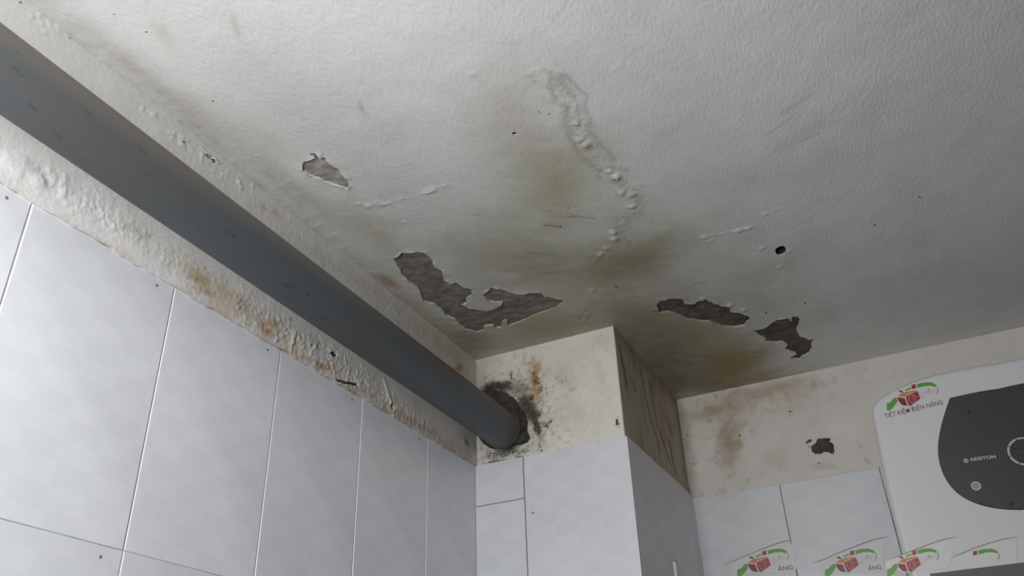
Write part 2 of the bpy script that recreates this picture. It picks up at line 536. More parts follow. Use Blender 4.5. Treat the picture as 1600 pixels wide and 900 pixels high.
PEEL = [
    # small patch near the pipe
    [(474, 252), (486, 250), (494, 245), (484, 241), (492, 239), (500, 246), (506, 245), (515, 256), (529, 265), (538, 277), (544, 280),
     (544, 296), (536, 293), (531, 291), (522, 289), (512, 286), (500, 280), (488, 275), (473, 266)],
    # long curved patch in front of the column
    [(615, 405), (628, 395), (640, 394), (662, 394), (672, 402), (679, 418), (690, 423), (694, 438), (704, 444), (712, 441), (724, 449), (737, 452),
     (736, 462), (729, 467), (730, 473), (721, 477), (737, 482), (755, 486), (772, 484), (784, 476), (786, 472), (766, 472), (758, 465), (754, 461),
     (760, 455), (768, 449), (790, 453), (797, 457), (812, 460), (826, 458), (846, 458), (850, 464), (873, 466), (882, 471), (868, 481), (840, 490),
     (822, 499), (800, 507), (793, 508), (792, 500), (785, 502), (783, 512), (775, 512), (770, 508), (757, 509), (757, 516), (745, 519), (728, 515),
     (718, 507), (713, 500), (698, 493), (690, 484), (680, 476), (662, 471), (658, 462), (655, 452), (643, 443), (630, 430), (624, 420), (618, 408)],
    # patch right of the crack
    [(1020, 485), (1029, 484), (1026, 478), (1032, 470), (1042, 467), (1066, 466), (1069, 474), (1083, 474), (1092, 469), (1102, 468), (1116, 474),
     (1128, 479), (1138, 479), (1141, 481), (1140, 487), (1160, 489), (1172, 496), (1170, 500), (1162, 509), (1150, 511), (1130, 509), (1108, 502),
     (1090, 501), (1072, 497), (1060, 491), (1045, 487), (1030, 488)],
    # patch nearest the heater
    [(1177, 515), (1184, 516), (1194, 513), (1205, 506), (1214, 500), (1222, 498), (1233, 498), (1236, 502), (1239, 494), (1247, 494), (1250, 500),
     (1247, 509), (1244, 516), (1250, 525), (1264, 530), (1272, 529), (1268, 535), (1269, 543), (1264, 552), (1254, 556), (1250, 561), (1236, 560),
     (1235, 556), (1246, 553), (1240, 550), (1227, 545), (1230, 537), (1224, 534), (1210, 535), (1193, 533), (1198, 530), (1188, 524)],
]
SEEDS = iter(range(1, 90))
peel_polys = [poly_px('ceiling', p, 0.005, 0.0016, next(SEEDS)) for p in PEEL]

def circle_px(plane, cx, cy, r, n=14, sv=1.0):
    c = uv(plane, cx, cy)
    return np.array([c + r * (1 + random.uniform(-.12, .12)) * np.array([math.cos(k * 2 * math.pi / n), sv * math.sin(k * 2 * math.pi / n)]) for k in range(n)])
hole_polys = [circle_px('ceiling', 1220, 392, 0.0115, 18, 1.7), circle_px('ceiling', 804, 209, 0.0040, 8), circle_px('ceiling', 838, 97, 0.0013, 6)]

BLIST = [(900, 192, 6, 1.0), (903, 207, 3, .8), (905, 218, 7, .9), (915, 226, 7, 1.2), (953, 267, 5, 1.1), (962, 275, 7, 1.2),
         (972, 300, 5, 1.0), (987, 303, 7, .6), (988, 322, 5, 1.0), (972, 348, 4, .7), (958, 362, 6, 1.1),
         (960, 372, 6, 1.0), (937, 398, 4, .8), (924, 428, 3, .7), (926, 453, 4, .9), (947, 388, 6, .5), (918, 490, 4, 1.0), (914, 497, 4, .9), (1232, 393, 4, .8),
         (1218, 417, 4, .7), (1102, 370, 6, .6), (1110, 376, 5, .6), (1155, 360, 6, .7), (1168, 357, 5, .7), (1190, 388, 5, .6), (1196, 334, 5, .5),
         (671, 298, 7, .35), (678, 294, 5, .4), (592, 318, 9, .22), (575, 322, 6, .4), (632, 347, 3, .7), (740, 333, 2.5, .7), (1300, 172, 2.5, .6), (1387, 172, 2.5, .6),
         (986, 24, 3, .5), (403, 243, 2.5, .7), (452, 282, 3, .6), (500, 241, 3, .8), (735, 115, 3, .6), (1140, 477, 5, 1.0), (1162, 484, 5, .8), (1098, 466, 5, .7)]
CRACK = [(845, 100), (862, 118), (884, 160), (896, 195), (912, 225), (935, 250), (960, 276), (985, 305), (990, 322), (972, 348), (958, 370), (940, 398), (924, 428), (926, 455), (918, 490), (912, 520)]
RIDGES = [([(1095, 372), (1118, 366)], .0022), ([(1130, 366), (1150, 360), (1176, 353)], .0028), ([(1176, 388), (1200, 383)], .0022), ([(1195, 336), (1220, 326)], .0015),
          ([(655, 306), (672, 300), (690, 292)], .0025), ([(560, 318), (600, 320), (640, 306)], .0018), ([(922, 418), (936, 400), (946, 388)], .0025),
          ([(1240, 345), (1272, 335)], .0012), ([(732, 116), (750, 114)], .0014), ([(960, 110), (975, 104)], .0012), ([(1190, 455), (1250, 443)], .0016),
          ([(925, 452), (927, 480)], .002), ([(916, 485), (910, 515)], .003), ([(925, 485), (922, 505)], .0025), ([(900, 165), (903, 190)], .0016)]

def ceil_h(u, v):
    P = np.stack([u, v], 1)
    h = 0.0004 * fbm(u, v, 14, 2, 3) + 0.0006 * fbm(u, v, 5, 9, 2)
    for cx, cy, r, a in BLIST:
        c = uv('ceiling', cx, cy)
        R = np.linalg.norm(uv('ceiling', cx + r, cy) - c)
        m = (abs(u - c[0]) < 4 * R) & (abs(v - c[1]) < 4 * R)
        d2 = ((u[m] - c[0]) ** 2 + (v[m] - c[1]) ** 2) / R ** 2
        h[m] += a * R * 0.52 * np.exp(-d2 ** 1.5) * np.clip(1 + .4 * fbm(u[m], v[m], 110, 3, 2), .2, 2)
    band = streak('ceiling', P, CRACK[1:11], 0.016, 0.5, 30, 4)
    h += np.clip(band * 1.6, 0, 1) * (0.0004 + 0.0013 * np.abs(fbm(u, v, 80, 6, 4, .6)))
    for pts, a in RIDGES:
        h += 0.55 * a * streak('ceiling', P, pts, 0.0045, 0.9, 90, 8) * np.clip(.5 + 1.2 * fbm(u, v, 70, 33, 2), 0, 1.3)
    # swollen paint along the wall above the pipe
    edge = np.exp(-(u / 0.05) ** 2)
    h += edge * (0.0010 * np.clip(fbm(u, v, 40, 12, 3), -.2, 1.0))
    return h

def ceil_c(u, v):
    P = np.stack([u, v], 1)
    c = np.tile(np.array([0.70, 0.70, 0.685]), (len(u), 1))
    c *= (1 + 0.035 * fbm(u, v, 4, 21, 3))[:, None]
    stri = np.clip(0.97 + 0.14 * fbm(u * 0.9 + v * 0.5, v * 2.6 - u * 1.5, 14, 63, 4, .6), .3, 1.25)
    for (cx, cy, ax, ay, b, col, s, p) in [
        (930, 450, 330, -10, 95, (0.34, 0.31, 0.23), .34, 1), (890, 340, 150, 30, 120, (0.35, 0.32, 0.23), .24, 1), (1060, 520, 150, -5, 70, (0.31, 0.275, 0.19), .42, 1), (850, 520, 170, -30, 45, (0.30, 0.27, 0.17), .36, 1),
        (860, 255, 55, 30, 45, OLIVE, .38, 1), (850, 300, 70, 10, 50, OLIVE, .34, 1), (845, 405, 95, 5, 34, OLIVE_D, .44, 1),
        (985, 405, 85, -22, 30, OLIVE_D, .55, 1.3), (1030, 375, 40, -25, 16, OLIVE, .35, 1), (950, 430, 60, -5, 22, OLIVE_D, .30, 1), (780, 385, 60, 5, 40, OLIVE, .20, 1), (880, 450, 70, 0, 18, OLIVE, .22, 1),
        (870, 510, 110, -25, 28, (0.27, 0.25, 0.16), .62, 1.3), (720, 545, 60, 20, 22, GREYB, .45, 1), (735, 528, 34, 8, 10, BROWN, .45, 1), (650, 480, 60, 48, 12, OLIVE, .28, 1),
        (1000, 500, 70, 0, 26, (0.26, 0.24, 0.16), .50, 1.2), (1050, 570, 90, 20, 52, (0.19, 0.16, 0.09), .68, 1.6), (1150, 568, 58, -8, 30, YELL, .80, 1.6), (1105, 525, 60, 10, 22, (0.28, 0.20, 0.08), .48, 1),
        (1150, 600, 60, -12, 14, YELL, .50, 1), (1070, 600, 50, -8, 18, (0.20, 0.14, 0.09), .45, 1), (1200, 585, 40, -8, 12, BROWN, .22, 1), (1200, 470, 60, 10, 40, GREYB, .20, 1),
        (608, 440, 16, 8, 6, RUST, .55, 1), (600, 372, 60, 45, 18, OLIVE, .22, 1), (560, 350, 60, 50, 25, GREYB, .22, 1), (470, 300, 70, 55, 12, GREYB, .30, 1), (650, 430, 80, 65, 14, OLIVE, .18, 1),
        (265, 150, 70, 55, 10, TAN, .30, 1), (190, 90, 70, 55, 14, TAN, .28, 1), (330, 190, 60, 50, 25, TAN, .22, 1), (260, 60, 20, 30, 14, TAN, .25, 1), (368, 40, 8, 25, 6, TAN, .35, 1), (410, 215, 50, 30, 20, TAN, .25, 1),
        (800, 190, 50, 40, 45, (0.50, 0.43, 0.38), .30, 1), (790, 150, 40, 30, 60, TAN, .20, 1), (875, 130, 16, 22, 14, (.50, .45, .40), .4, 1), (565, 168, 4, 10, 4, GREYB, .4, 1),
        (1245, 215, 60, -40, 10, TAN, .22, 1), (1370, 160, 60, -40, 20, (0.50, 0.45, 0.43), .18, 1), (1280, 260, 90, -30, 30, TAN, .18, 1),
        (1240, 165, 30, -20, 4, GREYB, .25, 1), (1080, 180, 40, -30, 6, GREYB, .14, 1), (800, 440, 40, 0, 6, BROWN, .14, 1)]:
        c = mix(c, min(.9, s * 1.28) * blob('ceiling', P, cx, cy, ax, ay, b, 0.34, 9, 0.5 + 0.5 * p, cx % 13) * stri, col)
    bd = streak('ceiling', P, CRACK[1:11], 0.019, 0.6, 30, 4)
    c = mix(c, .55 * np.clip(bd * 1.5, 0, 1) * np.clip(fbm(u, v, 45, 62, 4, .6) + .25, 0, 1), (0.36, 0.32, 0.25))
    # tide marks at the rim of the crack
    for pts, w, s, col in [([(862, 118), (858, 135), (866, 150), (872, 158)], .0035, .5, GREYB), ([(884, 118), (896, 130), (905, 140)], .003, .5, GREYB),
                           ([(905, 140), (918, 150), (912, 162), (920, 180), (922, 200)], .003, .45, GREYB), ([(920, 205), (936, 222), (952, 238), (960, 250)], .004, .5, GREYB),
                           ([(886, 165), (883, 185), (886, 210), (905, 240), (925, 258), (940, 268)], .006, .5, (0.33, 0.30, 0.22)), ([(950, 270), (968, 290)], .006, .45, GREYB),
                           ([(880, 340), (905, 338), (928, 342)], .0022, .6, (.20, .15, .08)), ([(850, 352), (875, 354)], .0028, .65, (.18, .13, .06)), ([(845, 330), (880, 333)], .002, .4, (.2, .16, .08)), ([(860, 338), (900, 337)], .007, .3, (.24, .2, .1)), ([(820, 428), (900, 425)], .004, .3, OLIVE_D), ([(830, 395), (870, 398)], .005, .35, OLIVE_D),
                           ([(1085, 445), (1098, 441)], .002, .6, BROWN), ([(1050, 448), (1075, 447)], .002, .3, BROWN), ([(975, 455), (990, 450)], .0016, .5, BROWN),
                           ([(968, 345), (985, 335), (1005, 305)], .004, .35, GREYB), ([(975, 370), (990, 390)], .0025, .4, OLIVE_D), ([(863, 33), (885, 2)], .0015, .35, GREYB),
                           ([(400, 285), (440, 330), (480, 362), (520, 395)], .004, .30, OLIVE), ([(300, 190), (340, 225)], .006, .22, GREYB), ([(420, 275), (470, 320)], .006, .25, GREYB),
                           ([(1200, 210), (1242, 180)], .002, .45, GREYB), ([(1248, 222), (1285, 207)], .002, .4, GREYB), ([(1225, 360), (1270, 345)], .002, .35, GREYB), ([(905, 500), (918, 480), (930, 470)], .0022, .55, BROWN), ([(900, 492), (908, 500)], .003, .6, BROWN)]:
        c = mix(c, s * streak('ceiling', P, pts, w, 0.7, 60, 3), col)
    e = np.exp(-(u / 0.012) ** 2) * np.clip(0.4 + fbm(u, v, 9, 15, 3), 0, 1)
    c = mix(c, 0.35 * e * np.clip((v + 1.2) / 0.8, 0, 1), (0.42, 0.34, 0.22))
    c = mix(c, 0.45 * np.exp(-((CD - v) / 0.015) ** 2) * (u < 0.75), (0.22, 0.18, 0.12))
    return c

def ceil_m(u, v):
    P = np.stack([u, v], 1)
    m = np.zeros(len(u))
    for (cx, cy, ax, ay, b, s) in [(860, 400, 90, 0, 35, .16), (980, 405, 80, -20, 28, .16), (870, 505, 100, -22, 22, .20), (720, 470, 60, 20, 20, .06), (920, 480, 50, 0, 20, .19), (900, 240, 20, 40, 14, .13), (860, 270, 50, 20, 40, .12), (960, 480, 90, 10, 20, .12)]:
        m = np.maximum(m, s * blob('ceiling', P, cx, cy, ax, ay, b, .5, 20, 1, 3))
    for cx, cy in [(229, 50), (30, 5), (178, 22), (888, 325), (876, 354), (963, 448), (841, 175), (858, 178), (1258, 474), (1197, 489), (1437, 308), (1367, 352), (333, 158)]:
        m = np.maximum(m, .5 * blob('ceiling', P, cx, cy, 2.2, 0, 2.2, 0, 20, 2, 0))
    return m

us = np.concatenate([np.arange(0, 1.5, 0.003), np.arange(1.5, X_RIGHT + 0.01, 0.03)])
vs = np.concatenate([np.arange(Y_FRONT, -1.50, 0.03), np.arange(-1.50, CD + 0.002, 0.003)])
slab = box('ceiling', (-0.1, Y_FRONT - 0.1, 0.03), (X_RIGHT + 0.1, CD + 0.1, 0.15), M_CEMENT)
tag(slab, 'white painted ceiling with mould stains, a crack and peeled patches', 'ceiling', kind='structure')
panel('paint_layer', 'ceiling', us, vs, peel_polys + hole_polys, ceil_h, ceil_c, ceil_m, M_CEIL, slab, rim=0.0035, skirt=0.0)

def cement(plane, poly, depth, mat, parent, step=0.004, amp=0.0015, name='bare_cement', margin=0.006, colour=None):
    lo_, hi_ = poly.min(0) - margin, poly.max(0) + margin
    u = np.arange(lo_[0], hi_[0], step); v = np.arange(lo_[1], hi_[1], step)
    U, V = np.meshgrid(u, v, indexing='ij')
    P = np.stack([U.ravel(), V.ravel()], 1)
    dd = dist_poly(poly, P)
    ok = (inside(poly, P) | (dd < margin)).reshape(U.shape)
    h = -depth + amp * fbm(P[:, 0], P[:, 1], 55, 8, 4)
    X = xyz(plane, P[:, 0], P[:, 1], h)
    nv = len(v)
    F = [[i * nv + j, (i + 1) * nv + j, (i + 1) * nv + j + 1, i * nv + j + 1] for i in range(len(u) - 1) for j in range(nv - 1)
         if ok[i, j] and ok[i + 1, j] and ok[i, j + 1] and ok[i + 1, j + 1]]
    idx = sorted({k for f in F for k in f})
    mp = {k: n for n, k in enumerate(idx)}
    me = mesh_np(name, X[idx], [[mp[k] for k in f] for f in F])
    return link(name, me, mat, parent, smooth=True)

for poly, cm in zip(peel_polys, (M_CEMENT_PALE, M_CEMENT, M_CEMENT_DARK, M_CEMENT_DARK)):  # cement tone goes from pale near the pipe to dark towards the heater
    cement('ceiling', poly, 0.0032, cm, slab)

def cup(plane, poly, depth, mat, parent, name):
    n = len(poly)
    a = xyz(plane, poly[:, 0], poly[:, 1], np.full(n, -0.003))
    c = poly.mean(0)
    q = c + (poly - c) * 0.8
    b = xyz(plane, q[:, 0], q[:, 1], np.full(n, -depth))
    F = [[k, (k + 1) % n, n + (k + 1) % n, n + k] for k in range(n)] + [list(range(n, 2 * n))]
    return link(name, mesh_np(name, np.vstack([a, b]), F), mat, parent)
for poly, d in zip(hole_polys, (0.028, 0.02, 0.01)):
    cup('ceiling', poly, d, M_HOLE, slab, 'anchor_hole')

# ------------------------------------------------------------------ left wall
wl = box('wall_left', (-0.1, Y_FRONT - 0.1, -H), (-0.0016, CD + 0.1, 0.03), M_GROUT)
tag(wl, 'white tiled wall with a lumpy peeling plaster band under the ceiling', 'wall', kind='structure')

LCHIP = [[(512, 552), (520, 549), (526, 556), (518, 560)], [(520, 589), (530, 594), (541, 597), (557, 600), (558, 604), (546, 602), (534, 600), (524, 595)], [(317, 241), (324, 244), (334, 253), (330, 252), (322, 248)],
         [(329, 252), (336, 252), (335, 256), (330, 255)], [(607, 628), (613, 632), (614, 641), (609, 640)], [(282, 221), (288, 222), (287, 228), (283, 226)]]
lchip = [poly_px('left', p, 0.004, 0.0008, next(SEEDS)) for p in LCHIP]

def left_h(u, v):
    P = np.stack([u, v], 1)
    big = np.clip(blob('left', P, 120, 300, 110, 70, 30, .3, 10, 1, 1) + 0.9 * blob('left', P, 490, 545, 120, 75, 26, .3, 10, 1, 2) + .7 * blob('left', P, 620, 640, 70, 40, 22, .3, 10, 1, 3)
                  + .6 * blob('left', P, 330, 430, 90, 60, 20, .3, 10, 1, 5) + .22 * np.exp(-((v + 0.03) / 0.04) ** 2), 0, 1.2)
    crust = .8 * blob('left', P, 500, 555, 110, 68, 24, .4, 14, 1, 2) + .5 * blob('left', P, 150, 330, 90, 60, 18, .4, 14, 1, 6) + .6 * blob('left', P, 640, 655, 60, 36, 18, .4, 14, 1, 3) + .38 * np.exp(-((v + .05) / .05) ** 2) * np.clip((u + 1.3) / .6, .25, 1)
    n = fbm(u, v, 20, 40, 3)
    f = np.abs(fbm(u, v, 75, 44, 4, .6))
    h = 0.0030 + 0.0008 * fbm(u, v, 12, 42, 2) + (big * 0.0010 * np.clip(n, -.5, 1) + (.25 * big + crust) * 0.0030 * f)
    h += 0.004 * blob('left', P, 58, 285, 14, 8, 8, .2, 30, 1.5, 3) + 0.004 * blob('left', P, 28, 262, 30, 15, 16, .2, 30, 1.5, 3)
    h += 0.0012 * streak('left', P, [(74, 265), (80, 285)], .006, .4, 50) + 0.0014 * streak('left', P, [(100, 275), (95, 310)], .006, .4, 50)
    h += 0.0025 * streak('left', P, [(458, 520), (452, 548)], .003, .3, 60) + 0.003 * streak('left', P, [(598, 595), (606, 625), (612, 640)], .0045, .4, 60)
    rag = np.clip(.6 + 1.3 * fbm(u, v, 90, 47, 3), 0, 1.6)
    h += rag * (0.0032 * blob('left', P, 336, 250, 9, 5, 4, .9, 60, 1.2, 3) + 0.0034 * blob('left', P, 360, 280, 12, 6, 5, .9, 60, 1.2, 3) + 0.0022 * blob('left', P, 232, 180, 9, 10, 5, .9, 60, 1.2, 1)
                + 0.0018 * blob('left', P, 70, 42, 14, 12, 6, .9, 60, 1.2, 1) + 0.0024 * blob('left', P, 288, 224, 16, 10, 6, .9, 60, 1.2, 2))
    return np.maximum(h, 0.0004)

def left_c(u, v):
    P = np.stack([u, v], 1)
    c = np.tile(np.array([0.72, 0.71, 0.69]), (len(u), 1))
    c *= (1 + 0.03 * fbm(u, v, 6, 50, 3))[:, None]
    far = np.clip((u + 1.0) / 0.9, 0, 1)
    c = mix(c, 0.40 * far * np.clip(.7 + .6 * fbm(u, v, 10, 52, 3), 0, 1), (0.52, 0.45, 0.32))
    low = np.exp(-((v + BH) / 0.03) ** 2)
    c = mix(c, 0.55 * np.clip((u + 1.35) / .45, .12, 1) * low * np.clip(fbm(u, v, 16, 54, 3) + .25 * np.clip((u + 1.1) / .5, 0, 1), 0, 1), (0.50, 0.30, 0.12))
    c = mix(c, 0.7 * np.clip((u + 1.35) / .4, .3, 1) * np.exp(-((v + BH + 0.004) / 0.006) ** 2) * np.clip(.35 + fbm(u, v, 12, 57, 3), 0, 1), (0.32, 0.20, 0.10))
    for cx, cy, ax, ay, b, col, s in [(305, 437, 10, 6, 5, RUST, .8), (322, 456, 9, 7, 5, RUST, .65), (415, 517, 11, 5, 6, RUST, .85), (425, 505, 12, 4, 6, (.45, .26, .08), .6), (300, 425, 30, 20, 10, (.45, .38, .2), .5), (212, 362, 18, 8, 7, (.45, .40, .25), .4),
                                      (390, 490, 50, 35, 14, (.42, .34, .2), .4), (350, 460, 40, 30, 10, (.45, .30, .12), .4), (500, 572, 8, 4, 4, RUST, .7), (480, 562, 10, 6, 3, RUST, .5), (560, 610, 24, 14, 5, (.4, .3, .14), .5), (645, 662, 30, 18, 4, (.36, .25, .1), .55),
                                      (718, 572, 4, 6, 3, RUST, .8), (715, 578, 5, 5, 4, (.2, .1, .04), .6), (727, 690, 4, 7, 3, (.08, .06, .05), .7), (742, 700, 3, 14, 3, (.14, .12, .1), .6), (492, 540, 8, 14, 4, (.2, .19, .16), .35), (410, 325, 6, 4, 4, RUST, .4), (430, 335, 6, 5, 5, RUST, .3),
                                      (700, 700, 40, 20, 14, (.34, .30, .24), .4), (560, 440, 60, 40, 8, (.45, .40, .28), .35), (700, 545, 50, 40, 14, (.40, .36, .24), .45)]:
        c = mix(c, s * blob('left', P, cx, cy, ax, ay, b, .7, 60, 1, cx % 11), col)
    return c

def left_m(u, v):
    P = np.stack([u, v], 1)
    m = .14 * blob('left', P, 735, 690, 10, 30, 10, .4, 30, 1, 1)
    for cx, cy in [(452, 500), (484, 540), (30, 5), (287, 224), (107, 60)]:
        m = np.maximum(m, .35 * blob('left', P, cx, cy, 4, 2, 3, 0, 20, 2, 0))
    return m

def left_warp(P):
    Q = P.copy()
    k = np.exp(-((P[:, 1] + BH) / 0.02) ** 2)
    Q[:, 1] += k * (0.004 * fbm(P[:, 0], P[:, 0] * 0, 18, 60, 3) - 0.001)
    return Q

us = np.concatenate([np.arange(Y_FRONT, -1.5, 0.02), np.arange(-1.5, 0.0009, 0.0025)])
us[-1] = 0.0
vs = np.linspace(-BH, 0.0, 116)
panel('plaster_band', 'left', us, vs, lchip, left_h, left_c, left_m, M_PLAST, wl, rim=0.0012, skirt=0.0014, warp=left_warp)
for poly in lchip:
    cement('left', poly, 0.0005, M_MORTAR, wl, 0.002, 0.0003, margin=0.004)

TILES = {}
def tile(parent, name, plane, u0, u1, v0, v1, mat, t0=-0.004, t1=0.0):
    """One glazed tile; equal sizes share a mesh."""
    key = (plane, round(u1 - u0, 4), round(v1 - v0, 4), mat.name, t0, t1)
    if key not in TILES:
        ax, val, (a, b), s = PL[plane]
        lo_ = [0, 0, 0]; hi_ = [0, 0, 0]
        lo_[a], hi_[a] = -(u1 - u0) / 2, (u1 - u0) / 2
        lo_[b], hi_[b] = -(v1 - v0) / 2, (v1 - v0) / 2
        e = sorted((s * t0, s * t1))
        lo_[ax], hi_[ax] = e
        me = box_mesh('tile', lo_, hi_, 0.0009, 2)
        me.materials.append(mat)
        TILES[key] = me
    o = bpy.data.objects.new(name, TILES[key])
    COL.objects.link(o)
    c = xyz(plane, np.array((u0 + u1) / 2), (v0 + v1) / 2, 0.0)
    o.location = c.tolist()
    r = random.Random(int((u0 * 977 + v0 * 331) * 100))
    o.rotation_euler = (r.uniform(-.002, .002), r.uniform(-.002, .002), r.uniform(-.002, .002))
    o.parent = parent
    return o

G = 0.0013     # half joint
yj = [0.0] + [-(0.2298 + 0.25 * k) for k in range(10)]
zr = [-BH - 0.40 * k for k in range(6)] + [-H]
for r in range(len(zr) - 1):
    for k in range(len(yj) - 1):
        if yj[k] < Y_FRONT + 0.02: break
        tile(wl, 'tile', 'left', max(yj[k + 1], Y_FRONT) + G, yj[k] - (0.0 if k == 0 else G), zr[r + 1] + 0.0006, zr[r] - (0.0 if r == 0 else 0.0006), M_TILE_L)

# ------------------------------------------------------------------ back wall
wb = box('wall_back', (-0.1, CD + 0.0016, -H), (X_RIGHT + 0.1, CD + 0.1, 0.03), M_GROUT_D)
tag(wb, 'back wall, stained plaster above white tiles, behind the water heater', 'wall', kind='structure')
BCHIP = [[(1279, 684), (1284, 686), (1292, 684), (1298, 686), (1296, 690), (1303, 694), (1304, 700), (1303, 711), (1296, 708), (1288, 706), (1284, 709), (1274, 710), (1268, 706), (1267, 698), (1273, 694)],
         [(1259, 691), (1265, 686), (1270, 688), (1266, 691), (1261, 694)]]
bchip = [poly_px('back', p, 0.003, 0.0012, next(SEEDS)) for p in BCHIP]

def back_h(u, v):
    P = np.stack([u, v], 1)
    h = 0.0012 + 0.0006 * fbm(u, v, 12, 70, 3)
    h += 0.0022 * blob('back', P, 1278, 720, 26, 0, 12, .4, 30, 1, 2) * np.abs(fbm(u, v, 60, 72, 3))
    return np.maximum(h, 0.0003)

def back_c(u, v):
    P = np.stack([u, v], 1)
    c = np.tile(np.array([0.69, 0.655, 0.61]), (len(u), 1))
    c *= (1 + 0.05 * fbm(u, v, 7, 75, 3))[:, None]
    for cx, cy, ax, ay, b, col, s in [(1140, 690, 6, 40, 13, (.30, .19, .10), .62), (1150, 672, 16, -14, 8, (.34, .20, .11), .5), (1132, 715, 4, 28, 9, (.38, .28, .15), .4), (1105, 645, 45, -12, 10, (.38, .28, .17), .4), (1190, 612, 70, -16, 9, (.36, .27, .16), .55),
                                      (1150, 635, 60, -14, 18, (.42, .33, .24), .4), (1228, 600, 40, -8, 9, (.40, .29, .16), .45), (1250, 615, 30, -8, 12, (.45, .38, .26), .4), (1060, 680, 12, 50, 18, (.34, .31, .24), .5), (1215, 720, 20, 0, 14, (.45, .40, .30), .3), (1235, 640, 24, -6, 8, (.4, .32, .22), .3), (1120, 640, 30, -10, 6, (.42, .27, .15), .4),
                                      (1290, 729, 22, 0, 5, (.36, .34, .30), .35), (1355, 720, 5, 4, 2, (.3, .29, .26), .4), (1345, 697, 4, 4, 2, (.3, .29, .26), .4)]:
        c = mix(c, s * blob('back', P, cx, cy, ax, ay, b, .7, 30, 1, cx % 7), col)
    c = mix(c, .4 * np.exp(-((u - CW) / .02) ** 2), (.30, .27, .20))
    return c

def back_m(u, v):
    P = np.stack([u, v], 1)
    m = np.zeros(len(u))
    for cx, cy, r in [(1235, 643, 2.2), (1200, 641, 1.6), (1174, 643, 1.6), (1083, 725, 2), (1075, 680, 2), (1156, 681, 2.2), (1142, 726, 1.6), (1280, 724, 2), (1154, 691, 1.5), (1264, 698, 2)]:
        m = np.maximum(m, .45 * blob('back', P, cx, cy, r, 0, r, 0, 20, 2, 0))
    m = np.maximum(m, .15 * blob('back', P, 1285, 697, 28, 0, 22, .4, 30, 1, 3))
    m = np.maximum(m, .10 * blob('back', P, 1225, 680, 40, 0, 40, .4, 30, 1, 3))
    return m

us = np.concatenate([np.arange(CW, 1.3, 0.0025), np.arange(1.3, X_RIGHT + 0.01, 0.03)])
vs = np.linspace(-0.293, 0.0, 118)
panel('plaster_band', 'back', us, vs, bchip, back_h, back_c, back_m, M_COLP, wb, rim=0.0012, skirt=0.0014)
for poly in bchip:
    cement('back', poly, 0.0006, M_MORTAR, wb, 0.002, 0.0004, margin=0.004)
xj = [CW] + [0.6225 + 0.25 * k for k in range(7)]
zr = [-0.292 - 0.40 * k for k in range(6)] + [-H]
for r in range(len(zr) - 1):
    for k in range(len(xj) - 1):
        if xj[k] > X_RIGHT: break
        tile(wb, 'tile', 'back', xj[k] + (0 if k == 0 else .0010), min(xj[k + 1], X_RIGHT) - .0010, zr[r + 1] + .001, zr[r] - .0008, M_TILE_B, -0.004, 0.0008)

# ------------------------------------------------------------------ column
co = box('column', (0.0, 0.0012, -H), (CW - 0.0012, CD, 0.03), M_GROUT_D)
tag(co, 'corner column with mouldy plaster above white tiles, where the pipe enters', 'column', kind='structure')
COLLAR = [(757, 609), (761, 600), (766, 606), (773, 607), (782, 612), (793, 614), (803, 622), (811, 634), (819, 645), (824, 656), (823, 668), (829, 686), (822, 692), (813, 694), (806, 692), (797, 698), (784, 697), (770, 700), (757, 694), (750, 684), (748, 660), (750, 625)]
collar = poly_px('front', COLLAR, 0.005, 0.0018, next(SEEDS))
FCHIP = [[(962, 656), (966, 655), (967, 664), (963, 666)]]
fchip = [poly_px('front', p, 0.003, 0.0008, next(SEEDS)) for p in FCHIP]

def front_h(u, v):
    P = np.stack([u, v], 1)
    h = 0.0012 + 0.0005 * fbm(u, v, 14, 80, 3)
    w = blob('front', P, 785, 660, 75, 0, 60, .3, 20, 1, 2)
    h += w * 0.0035 * np.abs(fbm(u, v, 55, 82, 3))
    h += blob('front', P, 780, 705, 50, -8, 16, .3, 20, 1, 2) * 0.003 * np.abs(fbm(u, v, 80, 85, 3))
    return np.maximum(h, 0.0003)

def front_c(u, v):
    P = np.stack([u, v], 1)
    c = np.tile(np.array([0.69, 0.66, 0.595]), (len(u), 1))
    c *= (1 + 0.05 * fbm(u, v, 9, 86, 4))[:, None]
    for cx, cy, ax, ay, b, col, s in [(838, 575, 5, 10, 9, (.44, .21, .04), .75), (835, 595, 5, 16, 8, (.36, .17, .04), .85), (840, 615, 3, 12, 5, (.38, .2, .05), .75), (838, 640, 4, 14, 5, (.32, .2, .07), .6), (880, 595, 12, 10, 10, (.45, .34, .2), .4),
                                      (760, 565, 30, -6, 8, (.5, .44, .3), .4), (900, 640, 20, 10, 12, (.52, .45, .3), .3), (940, 590, 8, 30, 8, (.5, .46, .36), .35), (945, 535, 14, -4, 12, (.48, .40, .28), .4), (870, 655, 30, 0, 14, (.5, .44, .3), .35), (800, 690, 50, 0, 20, (.34, .30, .22), .35),
                                      (825, 630, 14, 30, 14, (.16, .14, .09), .55), (838, 665, 8, 24, 8, (.15, .14, .08), .5), (790, 604, 30, 0, 8, (.10, .09, .075), .6), (780, 712, 30, -6, 8, (.12, .11, .09), .45), (815, 610, 12, 10, 9, (.2, .15, .08), .6)]:
        c = mix(c, s * blob('front', P, cx, cy, ax, ay, b, .8, 70, 1, cx % 9), col)
    return c

